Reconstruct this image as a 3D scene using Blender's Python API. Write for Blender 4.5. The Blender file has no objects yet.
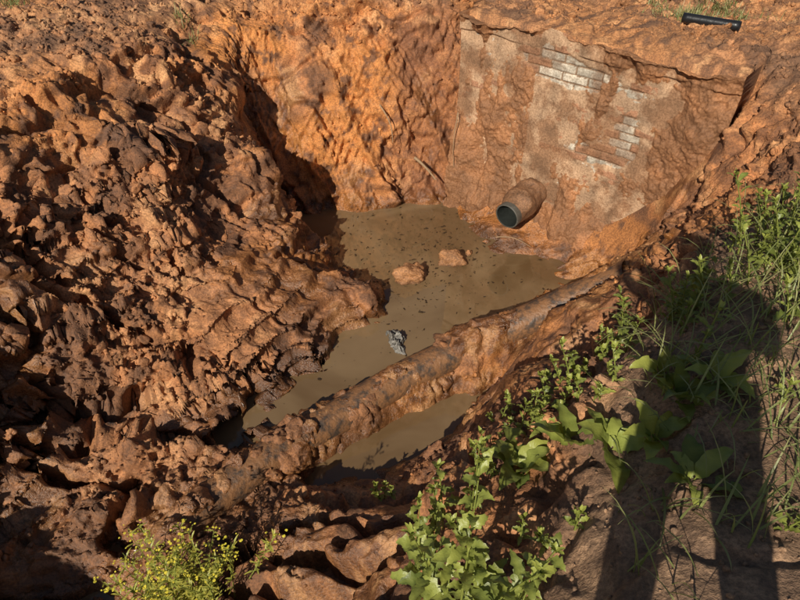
import bpy, math, random
import numpy as np
from mathutils import Vector
random.seed(7); rng=np.random.default_rng(7)
D=bpy.data; SC=bpy.context.scene
def link(o,parent=None):
    SC.collection.objects.link(o)
    if parent is not None: o.parent=parent
    return o
def empty(name):
    e=D.objects.new(name,None); link(e); return e
# ------------------------------------------------------------ noise
def h3(ix,iy,iz,seed):
    with np.errstate(over='ignore'):
        h=(ix.astype(np.uint32)*np.uint32(374761393))^(iy.astype(np.uint32)*np.uint32(668265263))^(iz.astype(np.uint32)*np.uint32(2147483647))^np.uint32((seed*974711+12345)&0xffffffff)
        h=(h^(h>>np.uint32(13)))*np.uint32(1274126177)
        h=(h^(h>>np.uint32(16)))*np.uint32(2246822519)
        h=h^(h>>np.uint32(15))
    return (h&np.uint32(0xffffff)).astype(np.float32)/np.float32(0xffffff)
def vnoise(p,seed=0):
    f=np.floor(p); i=f.astype(np.int64); t=(p-f).astype(np.float32); t=t*t*t*(t*(t*6-15)+10)
    x,y,z=i[:,0],i[:,1],i[:,2]; r=0
    for a in (0,1):
        wx=t[:,0] if a else 1-t[:,0]
        for b in (0,1):
            wy=t[:,1] if b else 1-t[:,1]
            for c in (0,1):
                wz=t[:,2] if c else 1-t[:,2]
                r=r+wx*wy*wz*h3(x+a,y+b,z+c,seed)
    return r
ROT=np.array([[.36,.48,-.8],[-.8,.6,0],[.48,.64,.6]])
def fbm(p,octv=4,seed=0,gain=.5):
    a=1.;s=0;n=0;q=p.copy()
    for k in range(octv):
        s=s+a*vnoise(q+7.3*k,seed+k); n+=a; a*=gain; q=(q@ROT.T)*2.03
    return s/n
def ridged(v): return 1-np.abs(2*v-1)
def rfbm(p,octv=4,seed=0,gain=.5):
    a=1.;s=0;n=0;q=p.copy()
    for k in range(octv):
        s=s+a*ridged(vnoise(q+7.3*k,seed+k)); n+=a; a*=gain; q=(q@ROT.T)*2.03
    return s/n
def worley(p,seed=0):
    f=np.floor(p); i=f.astype(np.int64); n=len(p)
    F1=np.full(n,9.,np.float32);F2=np.full(n,9.,np.float32);ID=np.zeros(n,np.float32);TL=np.zeros(n,np.float32)
    for a in (-1,0,1):
        for b in (-1,0,1):
            for c in (-1,0,1):
                x=i[:,0]+a;y=i[:,1]+b;z=i[:,2]+c
                r1=h3(x,y,z,seed);r2=h3(x,y,z,seed+1);r3=h3(x,y,z,seed+2)
                dx=p[:,0]-(x+r1);dy=p[:,1]-(y+r2);dz=p[:,2]-(z+r3)
                d=np.sqrt(dx*dx+dy*dy+dz*dz).astype(np.float32)
                m=d<F1
                F2=np.where(m,F1,np.minimum(F2,d)); F1=np.where(m,d,F1)
                ID=np.where(m,(r1+r2*3.7+r3*5.1)%1.0,ID)
                TL=np.where(m,dx*(r2-.5)*2+dy*(r3-.5)*2+dz*(r1-.5)*2,TL)
    return F1,F2,ID,TL
def sst(a,b,x):
    t=np.clip((x-a)/(b-a),0,1); return t*t*(3-2*t)
def chunk(p,size,seed,tilt=1.3,crack=.3):
    F1,F2,ID,TL=worley(p/np.array(size),seed)
    e=sst(0,.22,F2-F1)
    return (crack*e+.7*ID*e+TL*tilt*e)-.5*(crack+.35)
def stair(v,n,k=.78):
    q=v*n; f=q-np.floor(q); return (np.floor(q)+sst(k,1,f))/n
# ------------------------------------------------------------ mesh helper
def mesh_np(name,V,F,mat,smooth=True,attrs=None,parent=None):
    me=D.meshes.new(name); V=np.asarray(V,np.float32)
    if isinstance(F,np.ndarray):
        nf,k=F.shape
        me.vertices.add(len(V)); me.vertices.foreach_set('co',V.ravel())
        me.loops.add(nf*k); me.loops.foreach_set('vertex_index',F.ravel().astype(np.int32))
        me.polygons.add(nf); me.polygons.foreach_set('loop_start',(np.arange(nf)*k).astype(np.int32))
        me.polygons.foreach_set('loop_total',np.full(nf,k,np.int32))
        me.update(calc_edges=True)
    else:
        me.from_pydata([tuple(v) for v in V],[],F)
    me.polygons.foreach_set('use_smooth',np.full(len(me.polygons),smooth))
    if attrs:
        for an,val in attrs.items():
            val=np.asarray(val,np.float32)
            if val.ndim==1: val=np.stack([val,val,val],1)
            c=np.ones((len(V),4),np.float32); c[:,:val.shape[1]]=val
            at=me.attributes.new(an,'FLOAT_COLOR','POINT'); at.data.foreach_set('color',c.ravel())
    if mat: me.materials.append(mat)
    me.validate()
    o=D.objects.new(name,me); return link(o,parent)
# ------------------------------------------------------------ materials
class NT:
    def __init__(s,name):
        s.m=D.materials.new(name); s.m.use_nodes=True; s.t=s.m.node_tree; s.t.nodes.clear()
        s.out=s.n('ShaderNodeOutputMaterial'); s.b=s.n('ShaderNodeBsdfPrincipled'); s.l(s.b.outputs[0],s.out.inputs[0])
    def n(s,t,**k):
        x=s.t.nodes.new(t)
        for a,v in k.items(): setattr(x,a,v)
        return x
    def l(s,a,b): s.t.links.new(a,b)
    def set(s,sock,v):
        if hasattr(v,'links'): s.l(v,sock)
        else: sock.default_value=v
    def mix(s,f,a,b,mode='MIX'):
        x=s.n('ShaderNodeMix',data_type='RGBA',blend_type=mode)
        s.set(x.inputs[0],f); s.set(x.inputs[6],a if hasattr(a,'links') else (*a,1)); s.set(x.inputs[7],b if hasattr(b,'links') else (*b,1))
        return x.outputs[2]
    def math(s,op,a,b=0.,c=0.,clamp=False):
        x=s.n('ShaderNodeMath',operation=op,use_clamp=clamp)
        s.set(x.inputs[0],a); s.set(x.inputs[1],b); s.set(x.inputs[2],c); return x.outputs[0]
    def noise(s,scale,detail=4,rough=.55,dist=0.):
        x=s.n('ShaderNodeTexNoise'); s.l(s.co(),x.inputs['Vector']); x.inputs['Scale'].default_value=scale
        x.inputs['Detail'].default_value=detail; x.inputs['Roughness'].default_value=rough; x.inputs['Distortion'].default_value=dist
        return x.outputs[0]
    def co(s):
        if not hasattr(s,'_c'): s._c=s.n('ShaderNodeTexCoord').outputs['Object']
        return s._c
    def ramp(s,f,lo,hi):
        x=s.n('ShaderNodeMapRange'); x.interpolation_type='SMOOTHSTEP'; s.set(x.inputs[0],f); x.inputs[1].default_value=lo; x.inputs[2].default_value=hi
        return x.outputs[0]
    def attr(s,name):
        x=s.n('ShaderNodeAttribute',attribute_name=name); sp=s.n('ShaderNodeSeparateColor'); s.l(x.outputs[0],sp.inputs[0]); return x.outputs[0],sp.outputs,x.outputs['Alpha']
    def bump(s,h,strength,dist,normal=None):
        x=s.n('ShaderNodeBump'); x.inputs['Strength'].default_value=strength; x.inputs['Distance'].default_value=dist
        s.l(h,x.inputs['Height']); 
        if normal is not None: s.l(normal,x.inputs['Normal'])
        return x.outputs[0]
def soil_mat(name,fixed=None):
    s=NT(name)
    n3=s.noise(60,4,.7)
    if fixed is None: base,_,wet=s.attr('soilcol')
    else: base,wet=s.mix(s.ramp(s.noise(9,3),.3,.7),tuple(c*.6 for c in fixed),fixed),.3
    c=s.mix(s.ramp(n3,.25,.75),s.mix(1.,base,(.50,.45,.40),'MULTIPLY'),s.mix(1.,base,(1.5,1.47,1.42),'MULTIPLY'))
    s.l(c,s.b.inputs['Base Color'])
    s.l(s.math('SUBTRACT',s.math('ADD',.62,s.math('MULTIPLY',n3,.3)),s.math('MULTIPLY',wet,.52)),s.b.inputs['Roughness'])
    s.b.inputs['Specular IOR Level'].default_value=.7
    s.l(s.bump(n3,.9,.012),s.b.inputs['Normal'])
    return s.m
M_soil=soil_mat('clay_soil')
def leaf_mat(name,dark,light,tip):
    s=NT(name); _,z,_a=s.attr('tint')
    c=s.mix(z[0],dark,light); c=s.mix(z[1],c,tip)
    s.l(c,s.b.inputs['Base Color']); s.b.inputs['Roughness'].default_value=.42
    tr=s.n('ShaderNodeBsdfTranslucent'); s.l(s.mix(.5,c,(.38,.48,.05),'MIX'),tr.inputs[0]); mx=s.n('ShaderNodeMixShader'); mx.inputs[0].default_value=.3
    s.l(s.b.outputs[0],mx.inputs[1]); s.l(tr.outputs[0],mx.inputs[2]); s.l(mx.outputs[0],s.out.inputs[0])
    s.l(s.bump(s.noise(90,2),.4,.005),s.b.inputs['Normal'])
    return s.m
M_leaf=leaf_mat('leaf_green',(.045,.08,.02),(.33,.37,.08),(.52,.44,.07))
M_grass=leaf_mat('grass_green',(.08,.12,.03),(.28,.31,.10),(.48,.40,.20))
def plain(name,col,rough=.6,metal=0.,var=.3,scale=20,bump=.3):
    s=NT(name); n=s.noise(scale,4,.6)
    s.l(s.mix(s.math('MULTIPLY',n,var*2),col,tuple(c*.35 for c in col)),s.b.inputs['Base Color'])
    s.b.inputs['Roughness'].default_value=rough; s.b.inputs['Metallic'].default_value=metal
    s.l(s.bump(n,bump,.01),s.b.inputs['Normal']); return s.m
# ------------------------------------------------------------ base terrain
CP=[(-4.04,6.62,0),(-3.33,6.41,.05),(-2.73,6.62,0),(-2.08,6.83,-.05),(-1.1,7.24,-.15),(-1.61,6.84,-.35),(-1.08,6.64,-.6),(-1.1,6.35,-1.15),(-.9,6.15,-1.65),(-.82,6.12,-2.05),(-.22,7.12,-.12),(-.22,6.7,-.62),(-.22,6.45,-1.19),(0,6.37,-1.63),(0,6.30,-2.05),(.43,7.04,-.1),(.44,6.82,-.66),(.51,6.59,-1.25),(.58,6.37,-1.7),(.59,6.25,-2.05),(-1.76,6.04,-.4),(-1.83,5.78,-.8),(-1.4,5.22,-.95),(-1.52,5.01,-1.1),(-1.57,6.2,-1.9),(-1.25,6.40,-1.5),(-1.28,5.95,-2.15),(-1.15,5.5,-2.12),(-2.26,5.59,-.25),(-2.2,5.08,-.6),(-2.07,4.46,-.85),(-1.88,4.1,-1.2),(-1.9,3.52,-1.35),(-1.81,3.08,-1.55),(-1.74,2.69,-1.75),(-1.65,2.3,-1.88),(-1.86,1.91,-1.95),
(-2.06,1.67,-1.95),(-2.2,1.48,-1.9),(-2.83,5.13,-.1),(-2.65,4.51,-.35),(-2.58,4.1,-.65),(-2.48,3.66,-.9),(-2.41,3.28,-1.15),(-2.35,2.93,-1.4),(-2.27,2.57,-1.6),(-2.17,2.17,-1.8),(-2.5,2.41,-1.4),(-2.68,3.10,-1.0),(-2.76,3.64,-.55),(-3.06,4.53,-.2),(-2.37,1.9,-1.75),
(-1.47,4.4,-1.3),(-.88,4.22,-1.6),(-.31,4.24,-1.78),(-1.22,3.82,-1.5),(-1.52,3.36,-1.52),(-1.1,3.41,-1.72),(-.73,3.54,-1.85),(-1.0,3.1,-1.9),(-1.32,2.91,-1.8),(-1.22,2.67,-1.95),(-.88,3.0,-2.02),
(-.57,5.74,-2.25),(.23,5.95,-2.25),(.53,5.15,-2.3),(1.2,4.95,-2.2),(0,4.35,-2.3),(-.18,3.76,-2.25),(-.66,3.36,-2.2),(.45,4.5,-2.3),(.9,4.4,-2.2),(.3,3.95,-2.2),(-.92,5.42,-2.1),(-.61,4.97,-2.1),(-.15,4.64,-2.1),
(-.09,4.26,-2.1),(-.49,3.89,-2.1),(-.79,3.44,-2.1),(1.62,4.77,-2.1),(1.42,5.2,-2.08),(1.06,5.3,-2.02),(.79,5.87,-2.04),(-.37,2.62,-2.22),(0,2.80,-2.33),(.34,3.04,-2.33),(.62,3.24,-2.2),(-.30,2.42,-2.04),(.05,2.58,-2.06),(.42,2.80,-1.98),(.70,3.02,-1.85),(-.98,2.15,-1.95),(.88,3.13,-1.65),(1.05,2.83,-1.25),(1.24,2.75,-.95),(1.37,2.65,-.62),(1.77,2.98,-.4),(.58,2.25,-1.25),(.62,1.66,-.68),
(.75,1.39,-.33),(.91,1.88,-.45),(.21,1.42,-.95),(0,1.98,-1.50),(0,1.28,-1.22),(-.24,1.46,-1.44),(-.62,2.07,-1.74),(-.46,1.31,-1.52),(-.93,1.43,-1.66),(.31,.91,-.50),(.27,.73,-.42),(1.16,1.18,-.02),(.98,.81,0),(.67,.83,-.10),(1.03,1.33,-.05),(1.61,1.91,0),(2.03,2.67,-.1),(1.93,2.88,-.3),
(1.33,2.05,-.12),(1.02,1.7,-.2),(2.26,3.72,-.6),(2.29,3.93,-.9),(2.64,3.89,-.3),(2.74,4.15,-.05),(2.58,4.39,-.3),(2.25,4.4,-1.3),(2.07,4.56,-1.8),(1.95,4.80,-1.9),(1.68,5.1,-1.95),
(2.9,5.0,0),(2.9,3.3,0),(2.6,2.6,0),(3.5,4,0),(3.4,5.6,0),(0,0.2,-.8),(-.5,.5,-1.25),(-1,.6,-1.45),(-2,.6,-1.65),(-3,1,-1.2),(-3.3,2,-.6),(-3.4,3,-.35),(-3.6,4,-.1),(1,0,0),(.45,.1,0),(.40,-.1,0),(2,.5,0),(2.5,1.5,0),(0,-.6,-.3),(-1.2,-.3,-.9),(-3,-.2,-.4),(-4.2,1,0),(-4.4,3,0),(-4.4,5,0),(3.8,1,0),(3.8,3,0),(3.8,6.5,0),(-4,7.5,0),(-2,7.6,0),(0,7.7,0),(1,7.6,0),(2.5,7.6,0)]
CP=np.array(CP,float)
def kern(r2): return np.sqrt(r2+.06**2)
Dm=kern(((CP[:,None,:2]-CP[None,:,:2])**2).sum(-1)); n=len(CP)
A=np.zeros((n+3,n+3)); A[:n,:n]=Dm-np.eye(n)*.02; P1=np.c_[np.ones(n),CP[:,:2]]; A[:n,n:]=P1; A[n:,:n]=P1.T
w=np.linalg.solve(A,np.r_[CP[:,2],0,0,0])
def base_z(X,Y):
    out=np.empty(len(X))
    for i in range(0,len(X),60000):
        x=X[i:i+60000];y=Y[i:i+60000]
        K=kern((x[:,None]-CP[None,:,0])**2+(y[:,None]-CP[None,:,1])**2)
        out[i:i+60000]=K@w[:n]+w[n]+w[n+1]*x+w[n+2]*y
    return out
def polydist(X,Y,pts):
    best=np.full(len(X),1e9); zz=np.zeros(len(X)); side=np.zeros(len(X)); tt=np.zeros(len(X)); acc=0
    for (a,b) in zip(pts[:-1],pts[1:]):
        ax,ay,az=a;bx,by,bz=b; L2=(bx-ax)**2+(by-ay)**2; L=math.sqrt(L2)
        t=np.clip(((X-ax)*(bx-ax)+(Y-ay)*(by-ay))/L2,0,1)
        dx=X-ax-t*(bx-ax);dy=Y-ay-t*(by-ay); d=np.hypot(dx,dy); m=d<best
        best=np.where(m,d,best); zz=np.where(m,az+t*(bz-az),zz); tt=np.where(m,acc+t*L,tt)
        side=np.where(m,np.sign((bx-ax)*dy-(by-ay)*dx),side); acc+=L
    return best,zz,tt,side
RIDGE=[(-1.45,1.84,-1.82),(-1.21,2.22,-1.80),(-.73,2.68,-1.80),(-.03,3.19,-1.78),(.60,3.54,-1.66),(1.26,3.70,-1.45),(1.69,3.72,-1.2),(1.95,3.6,-.9)]
CHAN=[(-.55,2.52,0),(-.37,2.70,0),(0,2.90,0),(.34,3.14,0),(.62,3.32,0)]
xs=np.r_[-150,-60,-25,-12,-8,-6,-5,-4.5,np.arange(-4.2,3.81,.0118),4.2,5,6,8,12,25,60,150]
ys=np.r_[-150,-60,-25,-12,-6,-3,-1.5,np.arange(-.6,.5,.05),np.arange(.5,5.8,.0098),np.arange(5.8,7.35,.0068),np.arange(7.4,8,.05),8.5,9.5,12,25,60,150]
XX,YY=np.meshgrid(xs,ys); sh=XX.shape; X=XX.ravel();Y=YY.ravel()
Z=base_z(np.clip(X,-4.6,4.2),np.clip(Y,-.8,8))
far=np.maximum(sst(4.0,5.2,np.abs(X)),np.maximum(sst(7.6,8.5,Y),sst(.5,1.5,-Y)))
Z=Z*(1-far)
p0=np.c_[X,Y,Z]
shelf=sst(1.0,.7,np.hypot((X+.98)/.85,(Y-3.80)/.66))
nz=fbm(p0*np.array([1.3,3.0,1.5]),4,11); lm=fbm(p0*1.0,3,12)
tm=np.maximum(shelf,.7*sst(.47,.60,lm)*sst(-.3,-.9,X)*sst(-.3,-.8,Z)*sst(-2.05,-1.9,Z))
st=.10; am=.20-.12*shelf
tiltv=.10*X-.04*Y
q=(Z+am*(nz-.5)+tiltv)/st; fr=q-np.floor(q); zt=(np.floor(q)+sst(.72,1.0,fr)+.05*fr)*st-tiltv-am*(nz-.5)
Z=Z*(1-tm)+tm*zt
rd,rz,rt,rs=polydist(X,Y,RIDGE)
wob=fbm(np.c_[X*3,Y*3,Z*0],4,21)-.5
rdw=np.maximum(rd+wob*.12-.085,0)
prof=rz+.20*(fbm(np.c_[rt*3.0,rt*0,rt*0],4,31)-.5)-.35*np.minimum(rd,.085)-np.where(rs>0,2.6,3.2)*rdw**1.08
ridge_m=sst(.34,.2,rd)
cd_,_,_,_=polydist(X,Y,CHAN)
Z=np.minimum(Z,-2.3+2.6*np.maximum(cd_+wob*.10-.06,0)+5*(cd_>.6))
Z=np.where(prof>Z,prof,Z)
WN=np.array([-.67,-.742]); W0=np.array([.64,6.29]); WT=np.array([.742,-.67])
u=(X-W0[0])*WT[0]+(Y-W0[1])*WT[1]; s_=-((X-W0[0])*WN[0]+(Y-W0[1])*WN[1])
wav=fbm(np.c_[X*2.2,Y*2.2,0*X],4,88)
behind=(s_>.07)&(u>-.02)&(u<2.62)&(s_<2)
Z=np.where(behind,np.maximum(Z,-.05+.20*(wav-.35)*sst(.05,.3,s_)),Z)
Zg=Z.reshape(sh)
gy,gx=np.gradient(Zg,ys,xs); gx=gx.ravel();gy=gy.ravel()
slope=np.hypot(gx,gy)
N=np.c_[-gx,-gy,np.ones(len(X))]; N/=np.linalg.norm(N,axis=1)[:,None]
dense=(X>-4.25)&(X<3.85)&(Y>.45)&(Y<7.4)
P=np.c_[X,Y,Z]
near=sst(-.6,-.2,Z)*sst(3.6,2.6,Y+.0*X)*sst(-.2,.4,X)
topg=sst(-.25,-.05,Z)*sst(3.0,4.5,Y)
under=sst(-2.06,-2.14,Z)
wallzone=sst(.35,.1,np.abs(s_))*(u>-.05)*(u<2.7)
edgew=(s_>-.04)*(s_<.10)*(u>-.05)*(u<2.66)
cliff=sst(.9,1.8,slope)*sst(5.3,5.8,Y)*sst(1.2,.6,X)*(1-wallzone)
trough=sst(.60,.25,cd_)
rough=(1-.8*near)*(1-.55*topg)*(1-.85*under)*(1-wallzone)*(1-.5*cliff)*(1-.80*ridge_m)*(1-.72*shelf)*(1-.7*trough)
idx=np.nonzero(dense)[0]; p=P[idx]; r=rough[idx]
wp=p+ .16*(np.c_[fbm(p*3,3,91),fbm(p*3,3,94),fbm(p*3,3,97)]-.5)
wp2=wp+.05*(np.c_[fbm(p*14,2,191),fbm(p*14,2,194),fbm(p*14,2,197)]-.5)
crumb=sst(.46,.60,fbm(p*1.4,4,51)); cr2=sst(.42,.60,fbm(p*3.3,3,52))
low=sst(4.2,3.2,p[:,1])*sst(.6,-.2,p[:,0])
crev=sst(.84,.97,ridged(fbm(wp*np.array([1.4,2.8,1.6]),3,55)))
leftm=sst(.3,-.4,p[:,0])*sst(6.2,5.4,p[:,1])
sl=fbm(wp2@np.array([[1,.25,0],[-.25,1,0],[0,0,1]]).T*np.array([.85,2.1,1.7]),5,57,.46)
slab=.50*stair(sl,10)-.25
sl2=fbm(wp2*np.array([2.6,4.0,3.4]),4,58,.5); slab2=.20*stair(sl2,8,.7)-.10
d=r*(.28*(fbm(p*1.3,3,1)-.5)+.13*(rfbm(p*2.0,4,5,.5)-.55)+(.4+.6*leftm)*(slab+slab2*(.3+.7*crumb))+.045*chunk(wp2,(.42,.26,.18),100,1.3,.15)*crumb
   -(.10+.09*low)*crev+crumb*(.034*chunk(wp2,.11,300,1.0,.4)+.020*chunk(wp2,.045,350,1.0,.5)*cr2))
d+=(.25+.75*np.clip(r+ridge_m[idx]*.4,0,1))*(1-under[idx])*(1-wallzone[idx]*.8)*(.048*(fbm(p*9,6,8,.66)-.5)+.015*chunk(wp,.035,400,1.,.5)*cr2)
cl=cliff[idx]
fl=rfbm(np.c_[p[:,0]*2.2+p[:,2]*1.1,p[:,1]*.8,p[:,2]*.6],5,61,.55)
fl2=rfbm(np.c_[p[:,0]*10-p[:,2]*5,p[:,1]*3,p[:,2]*2.0],4,71,.6)
d+=cl*(.42*(fl-.55)+.095*(fl2-.55)+.04*(fbm(p*np.array([30,20,9]),3,72,.6)-.5))
d+=ridge_m[idx]*(.038*chunk(wp2,(.20,.16,.14),500,1.3,.3)*sst(.4,.55,fbm(p*2.2,3,505))+.016*chunk(wp2,.07,600)*cr2+.05*(fbm(p*4,3,610)-.5))
d+=topg[idx]*.05*(rfbm(p*5,5,630,.6)-.5)
P[idx]+=N[idx]*(d*(1-edgew[idx]))[:,None]
P[idx,2]+=topg[idx]*behind[idx]*.06*(fbm(p*6,4,620)-.4)
# ------------------------------------------------------------ soil colour per vertex (procedural)
nb=np.full(len(X),.5); nb[idx]=fbm(p*1.1,4,77); nb2=np.full(len(X),.5); nb2[idx]=fbm(p*3.5,4,78); nb3=np.full(len(X),.5); nb3[idx]=fbm(p*11,4,79,.6)
def L3(a,b,t): t=np.asarray(t)[:,None]; return np.array(a)*(1-t)+np.array(b)*t if not isinstance(a,np.ndarray) or a.ndim==1 else a*(1-t)+np.array(b)*t
col=L3((.20,.082,.032),(.47,.195,.070),sst(.32,.62,nb3))
col=L3(col,(.66,.36,.165),.75*sst(.50,.64,nb2)*sst(.4,.6,nb3))
col=L3(col,(.12,.054,.026),.75*sst(.48,.34,nb2))
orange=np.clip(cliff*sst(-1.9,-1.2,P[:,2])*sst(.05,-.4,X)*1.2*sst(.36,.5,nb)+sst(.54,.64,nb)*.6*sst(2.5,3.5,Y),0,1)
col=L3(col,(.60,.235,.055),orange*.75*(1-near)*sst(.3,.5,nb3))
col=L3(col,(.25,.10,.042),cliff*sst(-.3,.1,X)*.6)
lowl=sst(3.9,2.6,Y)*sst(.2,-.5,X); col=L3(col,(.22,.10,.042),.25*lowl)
col=L3(col,(.24,.105,.042),.4*ridge_m*sst(.55,.45,nb2))
gcol=L3((.17,.10,.058),(.33,.20,.115),sst(.35,.65,nb3))
gm=np.clip(near+far+topg*.35,0,1)[:,None]; col=col*(1-gm)+gcol*gm
ledge=tm*sst(.3,.6,nb2); col=L3(col,(.44,.205,.09),.5*ledge)
crf=np.zeros(len(X)); crf[idx]=crumb
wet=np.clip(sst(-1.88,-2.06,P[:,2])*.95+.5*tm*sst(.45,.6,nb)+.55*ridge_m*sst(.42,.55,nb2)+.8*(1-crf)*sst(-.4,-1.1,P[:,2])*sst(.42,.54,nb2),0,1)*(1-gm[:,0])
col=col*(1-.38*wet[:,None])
sc4=np.c_[col,wet]
ny,nx=sh; ii=np.arange(ny*nx).reshape(sh)
F=np.stack([ii[:-1,:-1],ii[:-1,1:],ii[1:,1:],ii[1:,:-1]],-1).reshape(-1,4)
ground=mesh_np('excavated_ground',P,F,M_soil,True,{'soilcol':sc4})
Pg=P.reshape(ny,nx,3)
def gpos(x,y):
    j=min(max(np.searchsorted(xs,x),1),nx-2); i=min(max(np.searchsorted(ys,y),1),ny-2); return Pg[i,j].copy()
def gz(x,y): return float(gpos(x,y)[2])
# ------------------------------------------------------------ clods
import bmesh
def ico(sub):
    bm=bmesh.new(); bmesh.ops.create_icosphere(bm,subdivisions=sub,radius=1)
    V=np.array([v.co[:] for v in bm.verts]); Fc=np.array([[v.index for v in f.verts] for f in bm.faces]); bm.free(); return V,Fc
def rock(V,seed,k=11,rg=.35):
    r=np.random.default_rng(seed); nn=r.normal(size=(k,3)); nn/=np.linalg.norm(nn,axis=1)[:,None]; dd=r.uniform(.5,1,k)
    dots=V@nn.T; rr=np.where(dots>.05,dd/np.maximum(dots,.05),9).min(1); rr=np.minimum(rr,1.25)
    rr=rr*(1+rg*(fbm(V*2.6+seed,5,seed,.65)-.5)*2); return V*rr[:,None]*r.uniform(.6,1.15,3)
v2,f2=ico(2);v3,f3=ico(3);v4,f4=ico(4)
R2=[rock(v2,i) for i in range(14)];R3=[rock(v3,30+i) for i in range(12)];R4=[rock(v4,60+i,14,.45) for i in range(10)]
def randrot(r):
    q=r.normal(size=4);q/=np.linalg.norm(q);a,b,c,e=q
    return np.array([[1-2*(c*c+e*e),2*(b*c-a*e),2*(b*e+a*c)],[2*(b*c+a*e),1-2*(b*b+e*e),2*(c*e-a*b)],[2*(b*e-a*c),2*(c*e+a*b),1-2*(b*b+c*c)]])
cm=np.full(len(X),0.); cm[idx]=crumb
dxs=np.gradient(xs);dys=np.gradient(ys); area=(np.outer(dys,dxs)).ravel()*np.sqrt(1+np.minimum(slope,3)**2)
dens=np.where(dense&(P[:,2]>-2.08)&(wallzone<.3),1.,0)*area*(1-.55*ridge_m)*(1-.8*cliff)*(1-.2*topg)*(1-.8*shelf)*(1-.6*trough)*(.06+cm*.8+.3*near+.3*topg+.25*ridge_m)
VV=[];FF=[];CC=[];off=0
for cnt,lo,hi,lib,fc in ((15000,.004,.012,R2,f2),(4300,.011,.026,R2,f2),(420,.025,.045,R3,f3),(26,.05,.09,R4,f4)):
    pr=dens*(1-.93*near if hi>.02 else 1); pr=pr/pr.sum(); ch=rng.choice(len(X),cnt,p=pr)
    sz=lo+(hi-lo)*rng.random(cnt)**2
    for c_,z_ in zip(ch,sz):
        V=lib[rng.integers(len(lib))]@randrot(rng).T*z_; V=V+P[c_]+np.array([0,0,z_*.2])
        VV.append(V);FF.append(fc+off);off+=len(V); cc=sc4[c_].copy(); cc[:3]*=rng.uniform(.8,1.25); CC.append(np.tile(cc,(len(V),1)))
mesh_np('soil_clods',np.concatenate(VV),np.concatenate(FF),M_soil,True,{'soilcol':np.concatenate(CC)})
# ------------------------------------------------------------ water
s=NT('muddy_water'); n=s.noise(.9,4,.55,.8)
s.l(s.mix(s.ramp(n,.3,.7),(.130,.076,.034),(.225,.148,.076)),s.b.inputs['Base Color']); s.b.inputs['Roughness'].default_value=.01
s.b.inputs['IOR'].default_value=1.6; s.l(s.bump(s.noise(6,2,.5,.4),.05,.01),s.b.inputs['Normal'])
wx=np.linspace(-2.3,2.3,40);wy=np.linspace(1.2,6.6,40); a,b=np.meshgrid(wx,wy); ii=np.arange(1600).reshape(40,40)
mesh_np('muddy_water',np.c_[a.ravel(),b.ravel(),np.full(1600,-2.1)],np.stack([ii[:-1,:-1],ii[:-1,1:],ii[1:,1:],ii[1:,:-1]],-1).reshape(-1,4),s.m)
VV=[];FF=[];o=0
for k in range(900):
    if rng.random()<.7: cx,cy=rng.normal(.30,.45),rng.normal(5.15,.5)
    else: cx,cy=rng.uniform(-.9,1.5),rng.uniform(3.3,6.2)
    if gz(cx,cy)>-2.1: continue
    m=rng.integers(5,8); rr=.005+.024*rng.random()**3; an=np.sort(rng.random(m)*6.283); th=rng.random()*3.14
    x=np.cos(an)*rr*rng.uniform(.7,1.3,m);y=np.sin(an)*rr*.5*rng.uniform(.7,1.3,m)
    VV.append(np.c_[cx+x*math.cos(th)-y*math.sin(th),cy+x*math.sin(th)+y*math.cos(th),-2.0955+rng.random(m)*.003]); FF.append(list(range(o,o+m))); o+=m
mesh_np('floating_debris',np.concatenate(VV),FF,plain('wet_scraps',(.05,.03,.015),.5),False)
def single(name,loc,sz,seed,scale=(1,1,1),c=(.38,.18,.075,.3)):
    V=rock(v4,seed,16,.4); nrm=V/np.linalg.norm(V,axis=1)[:,None]
    V=V+nrm*(.12*(fbm(V*9,3,seed+5)-.5))[:,None]
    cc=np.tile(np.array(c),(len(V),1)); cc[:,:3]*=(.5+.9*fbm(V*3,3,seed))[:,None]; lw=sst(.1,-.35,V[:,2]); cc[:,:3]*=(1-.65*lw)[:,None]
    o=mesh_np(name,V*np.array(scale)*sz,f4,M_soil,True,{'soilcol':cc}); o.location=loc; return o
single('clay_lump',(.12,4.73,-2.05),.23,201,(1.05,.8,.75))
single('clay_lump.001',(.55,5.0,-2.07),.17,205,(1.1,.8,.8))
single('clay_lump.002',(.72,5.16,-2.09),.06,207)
M_rag=plain('dirty_grey_cloth',(.36,.33,.29),.5,0,.8,25,.6)
g=60; a,b=np.meshgrid(np.linspace(-1,1,g),np.linspace(-1,1,g)); q3=np.c_[a.ravel(),b.ravel(),0*a.ravel()]
hh=rfbm(q3*2.0,5,401,.6); V=np.c_[a.ravel()*.08+.07*(fbm(q3*2.5,4,402)-.5),b.ravel()*.16+.10*(fbm(q3*2.5,4,403)-.5),(.14*hh*(1.1-.8*(a**2).ravel()-.6*(b**2).ravel()))-.045]
ii=np.arange(g*g).reshape(g,g); o=mesh_np('crumpled_rag',V,np.stack([ii[:-1,:-1],ii[:-1,1:],ii[1:,1:],ii[1:,:-1]],-1).reshape(-1,4),M_rag); o.location=(-.03,3.84,-2.1); o.rotation_euler=(0,0,.35)
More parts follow.
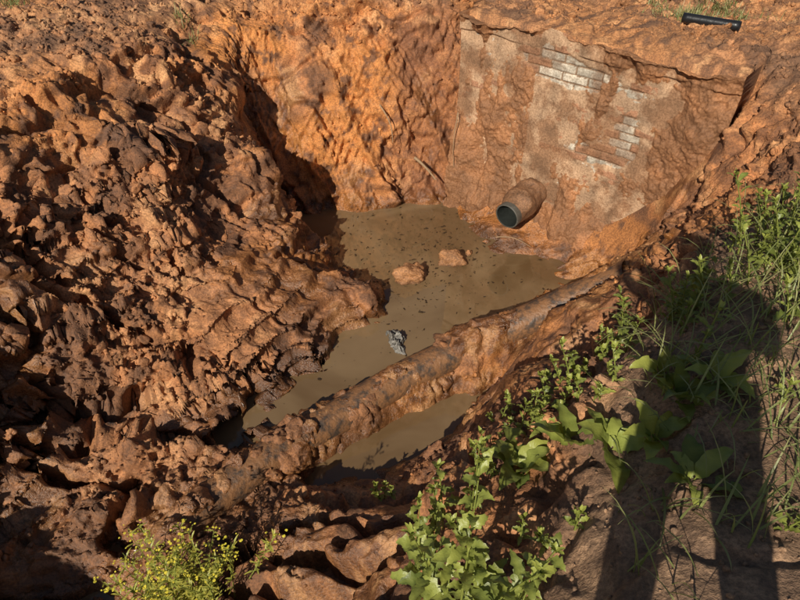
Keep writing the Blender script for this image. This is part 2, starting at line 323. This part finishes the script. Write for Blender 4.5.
# ------------------------------------------------------------ masonry wall
wall=empty('brick_wall')
s=NT('muddy_masonry'); colr,_,_a=s.attr('wcol'); n3=s.noise(60,4,.7)
s.l(s.mix(s.ramp(n3,.25,.75),s.mix(1.,colr,(.6,.55,.5),'MULTIPLY'),s.mix(1.,colr,(1.3,1.3,1.3),'MULTIPLY')),s.b.inputs['Base Color']); s.b.inputs['Roughness'].default_value=.75
s.l(s.bump(n3,.7,.009),s.b.inputs['Normal'])
uu=np.arange(-.02,2.66,.0075); vv=np.arange(-2.3,.03,.0075); U,Vv=np.meshgrid(uu,vv); U=U.ravel();Vv=Vv.ravel()
q=np.c_[U,Vv,0*U]
row=np.floor((Vv+.02)/.077); bl=.255; uo=U+(row%2)*.1275+.01*(vnoise(np.c_[row*3.1,row*0,row*0],1)-.5)
ci=np.floor(uo/bl); fu=(uo/bl-ci)*bl; fv=(Vv+.02)-row*.077
edge=np.minimum(np.minimum(fu,bl-fu),np.minimum(fv,.077-fv))+.008*(fbm(q*35,4,55)-.5)
bid=h3(ci.astype(np.int64),row.astype(np.int64),0*row.astype(np.int64),5)
brick=sst(.003,.010,edge)
hb=.014*brick+.014*(bid-.5)+.016*(fbm(q*16,5,9)-.5)
pl=fbm(q*np.array([2.0,2.6,1]),5,14,.6)
def blob(cu,cv,ru,rv): return np.exp(-((U-cu)/ru)**2-((Vv-cv)/rv)**2)
expo=.95*blob(.98,-.28,.28,.14)+.95*blob(1.85,-.78,.14,.26)+.8*blob(1.42,-.33,.24,.12)+.75*blob(1.55,-1.0,.20,.13)+.6*blob(.35,-.33,.35,.18)+.4*blob(1.9,-.35,.25,.15)
plaster_h=.020+.008*(fbm(q*6,4,15)-.5)-.05*sst(.30,.75,expo+.9*(pl-.5))
mudn=fbm(q*np.array([2.6,2.0,1]),6,16,.60)
mud_h=-.018+.24*(mudn-.45)-.075*np.clip(expo,0,1)+.06*blob(.2,-1.4,.6,.35)+.12*sst(-1.5,-1.98,Vv)+.045*(rfbm(q*5,5,19)-.55)+.09*sst(2.0,2.5,U)-.05*blob(1.0,-.95,.6,.38)+.08*sst(-.10,.0,Vv)*fbm(np.c_[U*4,0*U,0*U],4,66)+.04*sst(.5,.65,fbm(np.c_[U*5,Vv*1.0,0*U],3,23))
mud_h+=.022*(fbm(q*35,4,20)-.5)
lip=.03*sst(-.165,-.15,Vv+.08*(fbm(q*np.array([3,0,0]),3,3)-.5))*sst(.35,.55,fbm(q*np.array([2.2,0,0]),3,4))
hgt=np.maximum(np.maximum(hb,plaster_h),mud_h)+lip
lay=np.argmax(np.stack([hb,plaster_h,mud_h]),0)
n5=fbm(q*9,4,30)
bc=np.array([.64,.56,.45])*(.6+.5*bid[:,None]); bc=np.where((bid>.70)[:,None],np.array([.36,.18,.10]),bc); bc=np.where((brick<.5)[:,None],np.array([.24,.15,.09]),bc); bc=bc*(.35+1.25*fbm(q*12,5,56,.6)[:,None])
pc=np.array([.44,.28,.17])*(.5+1.0*n5[:,None]); mc=np.array([.32,.145,.062])*(.35+1.3*fbm(q*4,5,33,.6)[:,None])
wc=np.where((lay==0)[:,None],bc,np.where((lay==1)[:,None],pc,mc))
dirt=sst(.42,.58,fbm(q*4.5,6,37,.62))[:,None]*.75*(1-.55*np.clip(blob(.95,-.27,.24,.12)+blob(1.85,-.75,.12,.22)+blob(1.35,-.3,.16,.08),0,1)[:,None]); wc=wc*(1-dirt)+np.array([.22,.105,.048])*dirt*(.5+.9*n5[:,None])
hw=hgt+.10*(fbm(np.c_[U*.9,Vv*.9,0*U],3,44)-.5)
topw=sst(-.06,.03,Vv)*.18*(fbm(np.c_[U*3,0*U,0*U],5,68,.6)-.25)
PW=np.c_[W0[0]+WT[0]*U+WN[0]*hw, W0[1]+WT[1]*U+WN[1]*hw, Vv-topw]
nv,nu=len(vv),len(uu); ii=np.arange(nu*nv).reshape(nv,nu)
Fw=[np.stack([ii[:-1,:-1],ii[:-1,1:],ii[1:,1:],ii[1:,:-1]],-1).reshape(-1,4)]
bk=.24; top=ii[-1];lf=ii[:,0];rt_=ii[:,-1]; off=len(PW)
Bk=lambda k: np.c_[W0[0]+WT[0]*U[k]-WN[0]*bk, W0[1]+WT[1]*U[k]-WN[1]*bk, PW[k,2]-(.12 if k is top else 0)]
PWs=np.r_[PW,Bk(top),Bk(lf),Bk(rt_)]; t2=off+np.arange(nu); l2=off+nu+np.arange(nv); r2_=off+nu+nv+np.arange(nv)
Fw+=[np.stack([top[:-1],top[1:],t2[1:],t2[:-1]],-1),np.stack([lf[:-1],lf[1:],l2[1:],l2[:-1]],-1)[:,::-1],np.stack([rt_[:-1],rt_[1:],r2_[1:],r2_[:-1]],-1)]
wcs=np.r_[wc,wc[top]*.8,wc[lf],wc[rt_]]
mesh_np('masonry_face',PWs,np.concatenate(Fw),s.m,True,{'wcol':wcs},wall)
# ------------------------------------------------------------ pipes
def tube(path,rad,seg=24,axis=None):
    path=[Vector(p_) for p_ in path]; V=[];Fc=[]
    for i,p_ in enumerate(path):
        t=axis.normalized() if axis is not None else (path[min(i+1,len(path)-1)]-path[max(i-1,0)]).normalized()
        up=Vector((0,0,1)) if abs(t.z)<.9 else Vector((1,0,0)); sx=t.cross(up).normalized(); sy=sx.cross(t)
        rr=rad[i] if hasattr(rad,'__len__') else rad
        for k in range(seg):
            a_=2*math.pi*k/seg; V.append(p_+sx*math.cos(a_)*rr+sy*math.sin(a_)*rr)
    for i in range(len(path)-1):
        for k in range(seg):
            a_=i*seg+k;b_=i*seg+(k+1)%seg; Fc.append((a_,b_,b_+seg,a_+seg))
    return [tuple(v) for v in V],Fc
dp=empty('drain_pipe')
M_pipe=plain('dark_pipe_wall',(.030,.034,.030),.5,0,.5,30); M_rim=plain('pipe_rim',(.13,.12,.10),.5,0,.6,40); M_mudpipe=soil_mat('pipe_mud',(.26,.13,.062))
a0=Vector((1.50,5.66,-1.60)); a1=Vector((1.08,5.20,-1.66)); dr=(a1-a0).normalized(); RO=.126
path=[a0+dr*t_ for t_ in np.linspace(0,(a1-a0).length-.03,40)]
V,Fc=tube(path,[RO]*40,48,dr)
V=np.array(V); c=np.repeat(np.array([tuple(p_) for p_ in path]),48,0); rad=(V-c)/RO
en=sst(.0,.16,np.repeat(np.linspace((a1-a0).length,0,40),48))
bm_=.17*(fbm(V*4,5,81,.6)-.33)*en*(.6+.6*np.clip(rad[:,2],0,1))+.006*(fbm(V*30,3,82))
V=c+rad*(RO+np.maximum(bm_,0))[:,None]; mesh_np('muddy_outside',V,Fc,M_mudpipe,True,None,dp)
V,Fc=tube([a1-dr*.06,a1+dr*.006,a1+dr*.012,a1+dr*.010],[.133,.133,.130,.119],48,dr); mesh_np('pipe_rim',V,Fc,M_rim,True,None,dp)
V,Fc=tube([a1+dr*.010,a1-dr*.01,a0],[.119,.116,.116],48,dr); mesh_np('pipe_bore',V,Fc,M_pipe,True,None,dp)  # bore wall near-black: shade of the hollow put into its colour
V,Fc=tube([a0+dr*.05,a0+dr*.051],[.12,.001],40,dr); mesh_np('pipe_dark_end',V,Fc,plain('pipe_end_shade',(.02,.016,.012),.9),True,None,dp)  # disc closing the bore, its near-black colour painted as the deep inner shade
bp=[]
for a_,b_ in zip(RIDGE[:-1],RIDGE[1:]):
    for t_ in np.linspace(0,1,14,endpoint=False): bp.append(tuple(a_[i]+(b_[i]-a_[i])*t_ for i in range(3)))
bp=np.array(bp[:-8]); 
for _ in range(12): bp[1:-1]=(bp[:-2]+bp[1:-1]*2+bp[2:])/4
bp[:,2]-=.140
bp=bp+(fbm(bp*2,3,5)[:,None]-.5)*.05
V,Fc=tube(bp,[.13]*len(bp),28)
s=NT('wet_caked_pipe'); n=s.noise(12,5,.7); s.l(s.mix(s.ramp(n,.35,.6),(.06,.042,.032),(.24,.115,.05)),s.b.inputs['Base Color']); s.b.inputs['Roughness'].default_value=.5; s.l(s.bump(s.noise(40,4),.7,.012),s.b.inputs['Normal'])
mesh_np('buried_pipe',V,Fc,s.m)
def lay_(x0,y0,x1,y1,h,k=12):
    zz_=max(gz(x0,y0),gz(x1,y1),gz((x0+x1)/2,(y0+y1)/2))
    return [(x0+(x1-x0)*t_,y0+(y1-y0)*t_,zz_+h) for t_ in np.linspace(0,1,k)]
V,Fc=tube(lay_(2.46,5.60,2.84,5.33,.02),.034,20)
pp=mesh_np('black_plastic_pipe',V,Fc,plain('black_plastic',(.018,.018,.02),.35)); md=pp.modifiers.new('wall','SOLIDIFY'); md.thickness=.006
M_wood=plain('bare_wood',(.42,.27,.15),.7,0,.4,60)
def stick(name,a_,b_,r0,bendv,mat=M_wood,k=10):
    pts=[]
    for t_ in np.linspace(0,1,k):
        v=Vector(a_).lerp(Vector(b_),float(t_))+Vector(bendv)*math.sin(t_*math.pi); pts.append(v)
    V,Fc=tube(pts,[r0*(1-.5*t_) for t_ in np.linspace(0,1,k)],8); return mesh_np(name,V,Fc,mat)
stick('wooden_stick',(.16,6.16,-1.50),(.40,6.06,-1.72),.018,(0,0,.02))
stick('tree_root',(-.22,6.40,-1.0),(-.08,6.22,-1.35),.008,(.04,-.03,.02))
stick('tree_root.001',(.62,6.2,-1.0),(.60,6.12,-1.6),.006,(-.03,-.04,0))
stick('tree_root.002',(1.0,5.25,-1.95),(1.35,5.15,-2.0),.006,(0,0,.05))
# ------------------------------------------------------------ plants
class PM:
    def __init__(s): s.V=[];s.F=[];s.T=[]
    def leaf(s,base,az,el,L,W,droop=1.,kind=0,tint=.5,tip=0.,n=12,twist=0.):
        pos=Vector(base); o=len(s.V); side=Vector((-math.sin(az),math.cos(az),0))
        ph=random.random()*6
        for i in range(n+1):
            t=i/n; e=el-droop*t*t
            d=Vector((math.cos(az)*math.cos(e),math.sin(az)*math.cos(e),math.sin(e)))
            up=side.cross(d)*-1; up=d.cross(side)*-1 if up.z<0 else up
            sd=(side*math.cos(twist)+up*math.sin(twist))
            if kind==0: w=math.sin(math.pi*min(1,max(0,(t-.12)/.88))**.75)*(.95+.07*(i%2)) if t>.12 else .06
            elif kind==1:
                w=(math.sin(math.pi*max(0,(t-.1)/.9)**.8))*(.40+.60*abs(math.sin(t*math.pi*4.2))) if t>.1 else .05; w=max(w,.05)
            elif kind==2: w=(1-t)**.6*(.5+.5*min(1,t*5))
            else: w=math.sin(math.pi*t)**.8*(.85+.25*(i%2)) 
            w=w*W*.5+ .0005
            fold=.35 if kind!=2 else .25
            wav=.22*w*math.sin(i*1.4+ph)
            s.V+= [tuple(pos+sd*w+up*(w*fold+wav)),tuple(pos),tuple(pos-sd*w+up*(w*fold-wav))]
            tn=tint+random.uniform(-.08,.08); s.T+=[(tn,tip*t,0),(tn+.25,tip*t,0),(tn,tip*t,0)]
            pos=pos+d*(L/n)
        for i in range(n):
            a_=o+i*3; s.F+=[(a_,a_+1,a_+4,a_+3),(a_+1,a_+2,a_+5,a_+4)]
    def stem(s,pts,r,tint=.6,seg=6):
        V,Fc=tube(pts,[r*(1-.6*i/(len(pts)-1)) for i in range(len(pts))],seg); o=len(s.V); s.V+=V; s.F+=[tuple(j+o for j in f) for f in Fc]; s.T+=[(tint,.1,0)]*len(V)
    def build(s,name,mat): return mesh_np(name,np.array(s.V),s.F,mat,True,{'tint':np.array(s.T)})
R=random.uniform
def herb(name,roots,kind=1,lf=(.06,.12),wr=.5,tint=(.2,1.0),leafden=34):
    m=PM()
    for (x,y,h) in roots:
        z=gz(x,y); lean=(R(-.14,.10),R(-.08,.16)); pts=[Vector((x+lean[0]*h/.4*t**1.5,y+lean[1]*h/.4*t**1.5,z-.02+h*t)) for t in [i/8 for i in range(9)]]
        m.stem(pts,.005); nl=int(7+h*leafden); a0_=R(0,6)
        for k in range(nl):
            t=.12+.88*k/nl; i=min(7,int(t*8)); pb=pts[i].lerp(pts[i+1],t*8-i)
            L=R(*lf)*(1.15-.6*t)*R(.7,1.15); m.leaf(pb,a0_+k*2.4+R(-.5,.5),R(.0,.9)+.35*t,L,L*wr*R(.75,1.25),R(.5,2.1),kind,R(*tint),R(0,.25),12,R(-.5,.5))
        for k in range(7): m.leaf(pts[-1],R(0,6.3),R(.7,1.4),R(.02,.045),.018,R(.3,1),kind,.95,.2,6)
    return m.build(name,M_leaf)
def rosette(name,cs,nl=9,lf=(.15,.26),wr=.42,tint=(.1,.95),kind=0):
    m=PM()
    for (x,y) in cs:
        z=gz(x,y); a0_=R(0,6)
        for k in range(nl): L=R(*lf); m.leaf((x,y,z-.01),a0_+k*2.4+R(-.3,.3),R(.45,1.25),L,L*wr*R(.8,1.25),R(.9,2.0),kind,R(*tint),R(0,.3),16,R(-.5,.5))
    return m.build(name,M_leaf)
def grass(name,cs,nb,Ls,spread,tip=.4,wd=.006,mat=None):
    m=PM()
    for (x,y) in cs:
        for k in range(nb):
            xx=x+random.gauss(0,spread);yy=y+random.gauss(0,spread); L=R(*Ls)
            m.leaf((xx,yy,gz(xx,yy)-.01),R(0,6.3),R(.5,1.45),L,wd*R(.7,1.5),R(.5,2.2),2,R(.2,.95),R(0,tip)*1.5,6)
    return m.build(name,mat or M_grass)
herb('mustard_weed',[(.14,1.08,.66),(.08,1.15,.50)],lf=(.06,.15),leafden=25)
herb('mustard_weed.001',[(.20,.88,.66),(.27,.84,.52),(.16,.95,.42)],lf=(.06,.15),leafden=25)
herb('mustard_weed.002',[(.36,.84,.42),(.32,.95,.50),(.30,.70,.35)],lf=(.06,.15),leafden=25)
herb('mustard_weed.003',[(.20,1.48,.48),(.30,1.38,.44),(.16,1.36,.48)],lf=(.05,.12),leafden=25)
rosette('burdock_rosette',[(.52,1.56),(.60,1.62)],8)
rosette('burdock_rosette.001',[(.78,1.36),(.70,1.48)],7)
rosette('burdock_rosette.002',[(.93,1.10),(.90,1.32),(1.02,1.45)],8,(.12,.20),.36)
rosette('burdock_rosette.003',[(1.02,1.62),(1.15,1.5)],8,(.12,.20),.36)
herb('nettle_clump',[(.82+R(-.22,.18),2.0+R(-.28,.3),R(.10,.25)) for _ in range(15)],3,(.03,.07),.5)
herb('nettle_clump.001',[(.52+R(-.14,.14),1.95+R(-.2,.25),R(.08,.2)) for _ in range(7)],1,(.03,.07),.5)
herb('nettle_clump.002',[(.72+R(-.2,.2),1.74+R(-.12,.12),R(.10,.22)) for _ in range(8)],1,(.04,.09),.45)
herb('nettle_clump.003',[(.42+R(-.1,.1),1.66+R(-.12,.12),R(.10,.2)) for _ in range(4)],3,(.03,.07),.5)
herb('small_weed',[(-.10,2.15,.14),(-.05,2.10,.11),(-.16,2.19,.10),(-.12,2.08,.1)],3,(.03,.06),.45,(.3,.8))
herb('small_weed.001',[(.45,1.15,.1),(.50,1.05,.08),(.6,1.08,.09)],1,(.04,.07),.45)
herb('small_weed.002',[(1.3,1.35,.1),(1.25,1.05,.12),(1.1,.9,.08)],1,(.04,.08),.45)
herb('wild_herb',[(1.2+R(-.2,.25),1.8+R(-.35,.6),R(.12,.28)) for _ in range(16)],1,(.05,.11),.4,(.1,.7))
herb('wild_herb.001',[(1.95+R(-.25,.25),2.40+R(-.35,.3),R(.2,.42)) for _ in range(22)],0,(.06,.13),.30,(.05,.9))
herb('wild_herb.002',[(1.62+R(-.2,.2),2.05+R(-.3,.3),R(.15,.3)) for _ in range(12)],1,(.05,.11),.4,(.1,.9))
grass('grass_tuft',[(1.05,1.5),(1.25,1.95),(1.45,2.25),(1.15,1.7)],34,(.15,.4),.10)
grass('grass_tuft.001',[(1.35,1.55),(1.3,1.2),(1.2,.95),(1.15,1.3)],28,(.12,.35),.07)
grass('grass_tuft.002',[(.8,1.0),(.95,.9),(.72,.76)],14,(.12,.3),.05)
grass('grass_tuft.003',[(1.75,2.1),(2.1,2.8),(1.6,1.9),(1.9,2.3)],44,(.15,.45),.12)
grass('grass_tuft.004',[(2.75+R(-.35,.6),6.15+R(-.2,.6)) for _ in range(34)],26,(.05,.16),.07,1.0,.008)
grass('grass_tuft.005',[(-3.8,6.4),(-3.6,6.6),(-3.95,6.6),(-3.7,6.3)],34,(.08,.2),.07,.5)
grass('grass_tuft.006',[(-2.1,6.35),(-2.2,6.5)],26,(.08,.18),.05,.5)
grass('grass_tuft.007',[(3.5+R(-.5,.5),5.2+R(-.6,.6)) for _ in range(10)],20,(.06,.2),.07,.8)
m=PM(); FV=[];FFc=[]
for k in range(50):
    x=-1.16+random.gauss(0,.12);y=1.44+random.gauss(0,.08);z=gz(x,y); h=R(.28,.50); lx,ly=R(-.28,.22),R(-.12,.20)
    pts=[Vector((x+lx*t,y+ly*t,z+h*t)) for t in [i/5 for i in range(6)]]; m.stem(pts,.0035,.8)
    for j in range(30):
        t=R(.2,1); i=min(4,int(t*5)); pb=pts[i].lerp(pts[i+1],t*5-i); m.leaf(pb,R(0,6.3),R(.1,1.1),R(.03,.06),.012,R(.3,1.3),1,R(.8,1.1),R(.6,1.3),6)
    for j in range(7):
        c=pts[-1]+Vector((R(-.05,.05),R(-.05,.05),R(-.05,.02))); o=len(FV); rr=R(.004,.009)
        for a_ in range(6): FV.append(tuple(c+Vector((math.cos(a_*1.047)*rr,math.sin(a_*1.047)*rr,R(0,.004)))))
        FFc.append(tuple(range(o,o+6)))
yp=empty('yellow_flowering_weed'); o=m.build('foliage',M_leaf); o.parent=yp
mesh_np('blossoms',np.array(FV),FFc,plain('yellow_petals',(.70,.58,.05),.6,0,.1),False,None,yp)
# ------------------------------------------------------------ photographer (throws the long shadow)
ph=empty('photographer')
def skin(name,pts,edges,rad,mat,root=0,sub=2):
    me=D.meshes.new(name); me.from_pydata(pts,edges,[]); o=D.objects.new(name,me); link(o,ph)
    sk=o.modifiers.new('s','SKIN'); 
    for i,v in enumerate(me.skin_vertices[0].data): v.radius=(rad[i],rad[i]) if not hasattr(rad[i],'__len__') else rad[i]; v.use_root=(i==root)
    ss=o.modifiers.new('ss','SUBSURF'); ss.levels=ss.render_levels=sub; me.materials.append(mat)
    sk.use_smooth_shade=True; return o
PX,PY=.44,-.02; fx,fy=.40,.92; rx_,ry_=.92,-.40
def B3(f_,r__,z): return (PX+fx*f_+rx_*r__,PY+fy*f_+ry_*r__,z)
M_jkt=plain('dark_jacket',(.04,.05,.08),.8); M_trs=plain('work_trousers',(.05,.05,.055),.85); M_skn=plain('skin',(.50,.30,.21),.5,0,.05); M_hair=plain('brown_hair',(.04,.025,.015),.6); M_boot=plain('boots',(.03,.025,.02),.6)
skin('trousers',[B3(0,0,.98),B3(0,.10,.92),B3(.02,.14,.5),B3(0,.16,.10),B3(0,-.10,.92),B3(.02,-.14,.5),B3(0,-.16,.10)],[(0,1),(1,2),(2,3),(0,4),(4,5),(5,6)],[(.15,.12),.10,.07,.06,.10,.07,.06],M_trs)
skin('boot_pair',[B3(-.04,.16,.06),B3(.1,.17,.05),B3(.2,.18,.04)],[(0,1),(1,2)],[.055,.05,.04],M_boot)
skin('boot_pair_other',[B3(-.04,-.16,.06),B3(.1,-.17,.05),B3(.2,-.18,.04)],[(0,1),(1,2)],[.055,.05,.04],M_boot)
hl=(.03,-.05,1.60); hr=(.17,-.08,1.60)
skin('jacket',[B3(0,0,.95),B3(-.01,0,1.15),B3(-.01,0,1.36),B3(-.01,0,1.46),B3(-.01,.18,1.42),B3(.06,.22,1.20),(.21,-.08,1.53),B3(-.01,-.18,1.42),B3(.05,-.20,1.22),(.04,-.04,1.52)],[(0,1),(1,2),(2,3),(2,4),(4,5),(5,6),(2,7),(7,8),(8,9)],[(.16,.12),(.15,.11),(.16,.11),.07,.07,.05,.035,.07,.05,.035],M_jkt)
skin('head',[B3(0,0,1.46),B3(.01,0,1.54),B3(.03,0,1.60),B3(.02,0,1.67),B3(.01,0,1.74)],[(0,1),(1,2),(2,3),(3,4)],[.055,.052,.07,(.085,.095),.06],M_skn)
skin('nose',[B3(.09,0,1.65),B3(.135,0,1.615)],[(0,1)],[.010,.013],M_skn,0,1)
skin('hair',[B3(-.03,0,1.66),B3(-.02,0,1.73),B3(.02,0,1.77)],[(0,1),(1,2)],[.085,.092,.06],M_hair)
for nm,hc,sgn in (('hand',hl,1),('hand_other',hr,-1)):
    pts=[(hc[0],hc[1]+.0,hc[2]-.09),(hc[0],hc[1],hc[2]-.03)];ed=[(0,1)];rd_=[.024,.030]
    for k in range(4):
        b0=len(pts); z0=hc[2]-.035+k*.018; pts+=[(hc[0]+sgn*.015,hc[1]-.02,z0),(hc[0]+sgn*.035,hc[1]-.028,z0+.005),(hc[0]+sgn*.052,hc[1]-.022,z0+.006)]; ed+=[(1,b0),(b0,b0+1),(b0+1,b0+2)]; rd_+=[.009,.008,.007]
    b0=len(pts); pts+=[(hc[0]+sgn*.012,hc[1]+.005,hc[2]-.06),(hc[0]+sgn*.035,hc[1]+.004,hc[2]-.045)]; ed+=[(0,b0),(b0,b0+1)]; rd_+=[.011,.009]
    skin(nm,pts,ed,rd_,M_skn,0,1)
bm=bmesh.new(); bmesh.ops.create_cube(bm,size=1); bmesh.ops.scale(bm,vec=(.15,.009,.072),verts=bm.verts); bmesh.ops.bevel(bm,geom=list(bm.edges),offset=.003,segments=2,affect='EDGES')
me=D.meshes.new('phone'); bm.to_mesh(me); bm.free(); me.materials.append(M_pipe); o=D.objects.new('phone',me); link(o,ph); o.location=(.10,-.075,1.585)
# ------------------------------------------------------------ light and camera
el=math.radians(33.5); az=math.radians(23.6)
ld=Vector((math.sin(az)*math.cos(el),math.cos(az)*math.cos(el),-math.sin(el)))
sun=D.lights.new('sun','SUN'); sun.energy=5.0; sun.angle=math.radians(.53); sun.color=(1,.93,.80); so=D.objects.new('sun',sun); link(so); so.rotation_euler=ld.to_track_quat('-Z','Y').to_euler(); so.location=(-3,-8,8)
wd=D.worlds.new('World'); SC.world=wd; wd.use_nodes=True; nt=wd.node_tree; sk=nt.nodes.new('ShaderNodeTexSky'); sk.sky_type='NISHITA'; sk.sun_disc=False; sk.sun_elevation=el; sk.sun_rotation=math.atan2(-ld.x,-ld.y)
nt.links.new(sk.outputs[0],nt.nodes['Background'].inputs[0]); nt.nodes['Background'].inputs[1].default_value=.05
cam=D.cameras.new('camera'); cam.lens=27.18; cam.sensor_width=36; cam.clip_start=.02; cam.clip_end=600; co=D.objects.new('camera',cam); link(co); co.location=(0,0,1.6); co.rotation_euler=(math.radians(50),0,0); SC.camera=co
SC.view_settings.view_transform='Standard'; SC.view_settings.look='None'; SC.view_settings.exposure=0
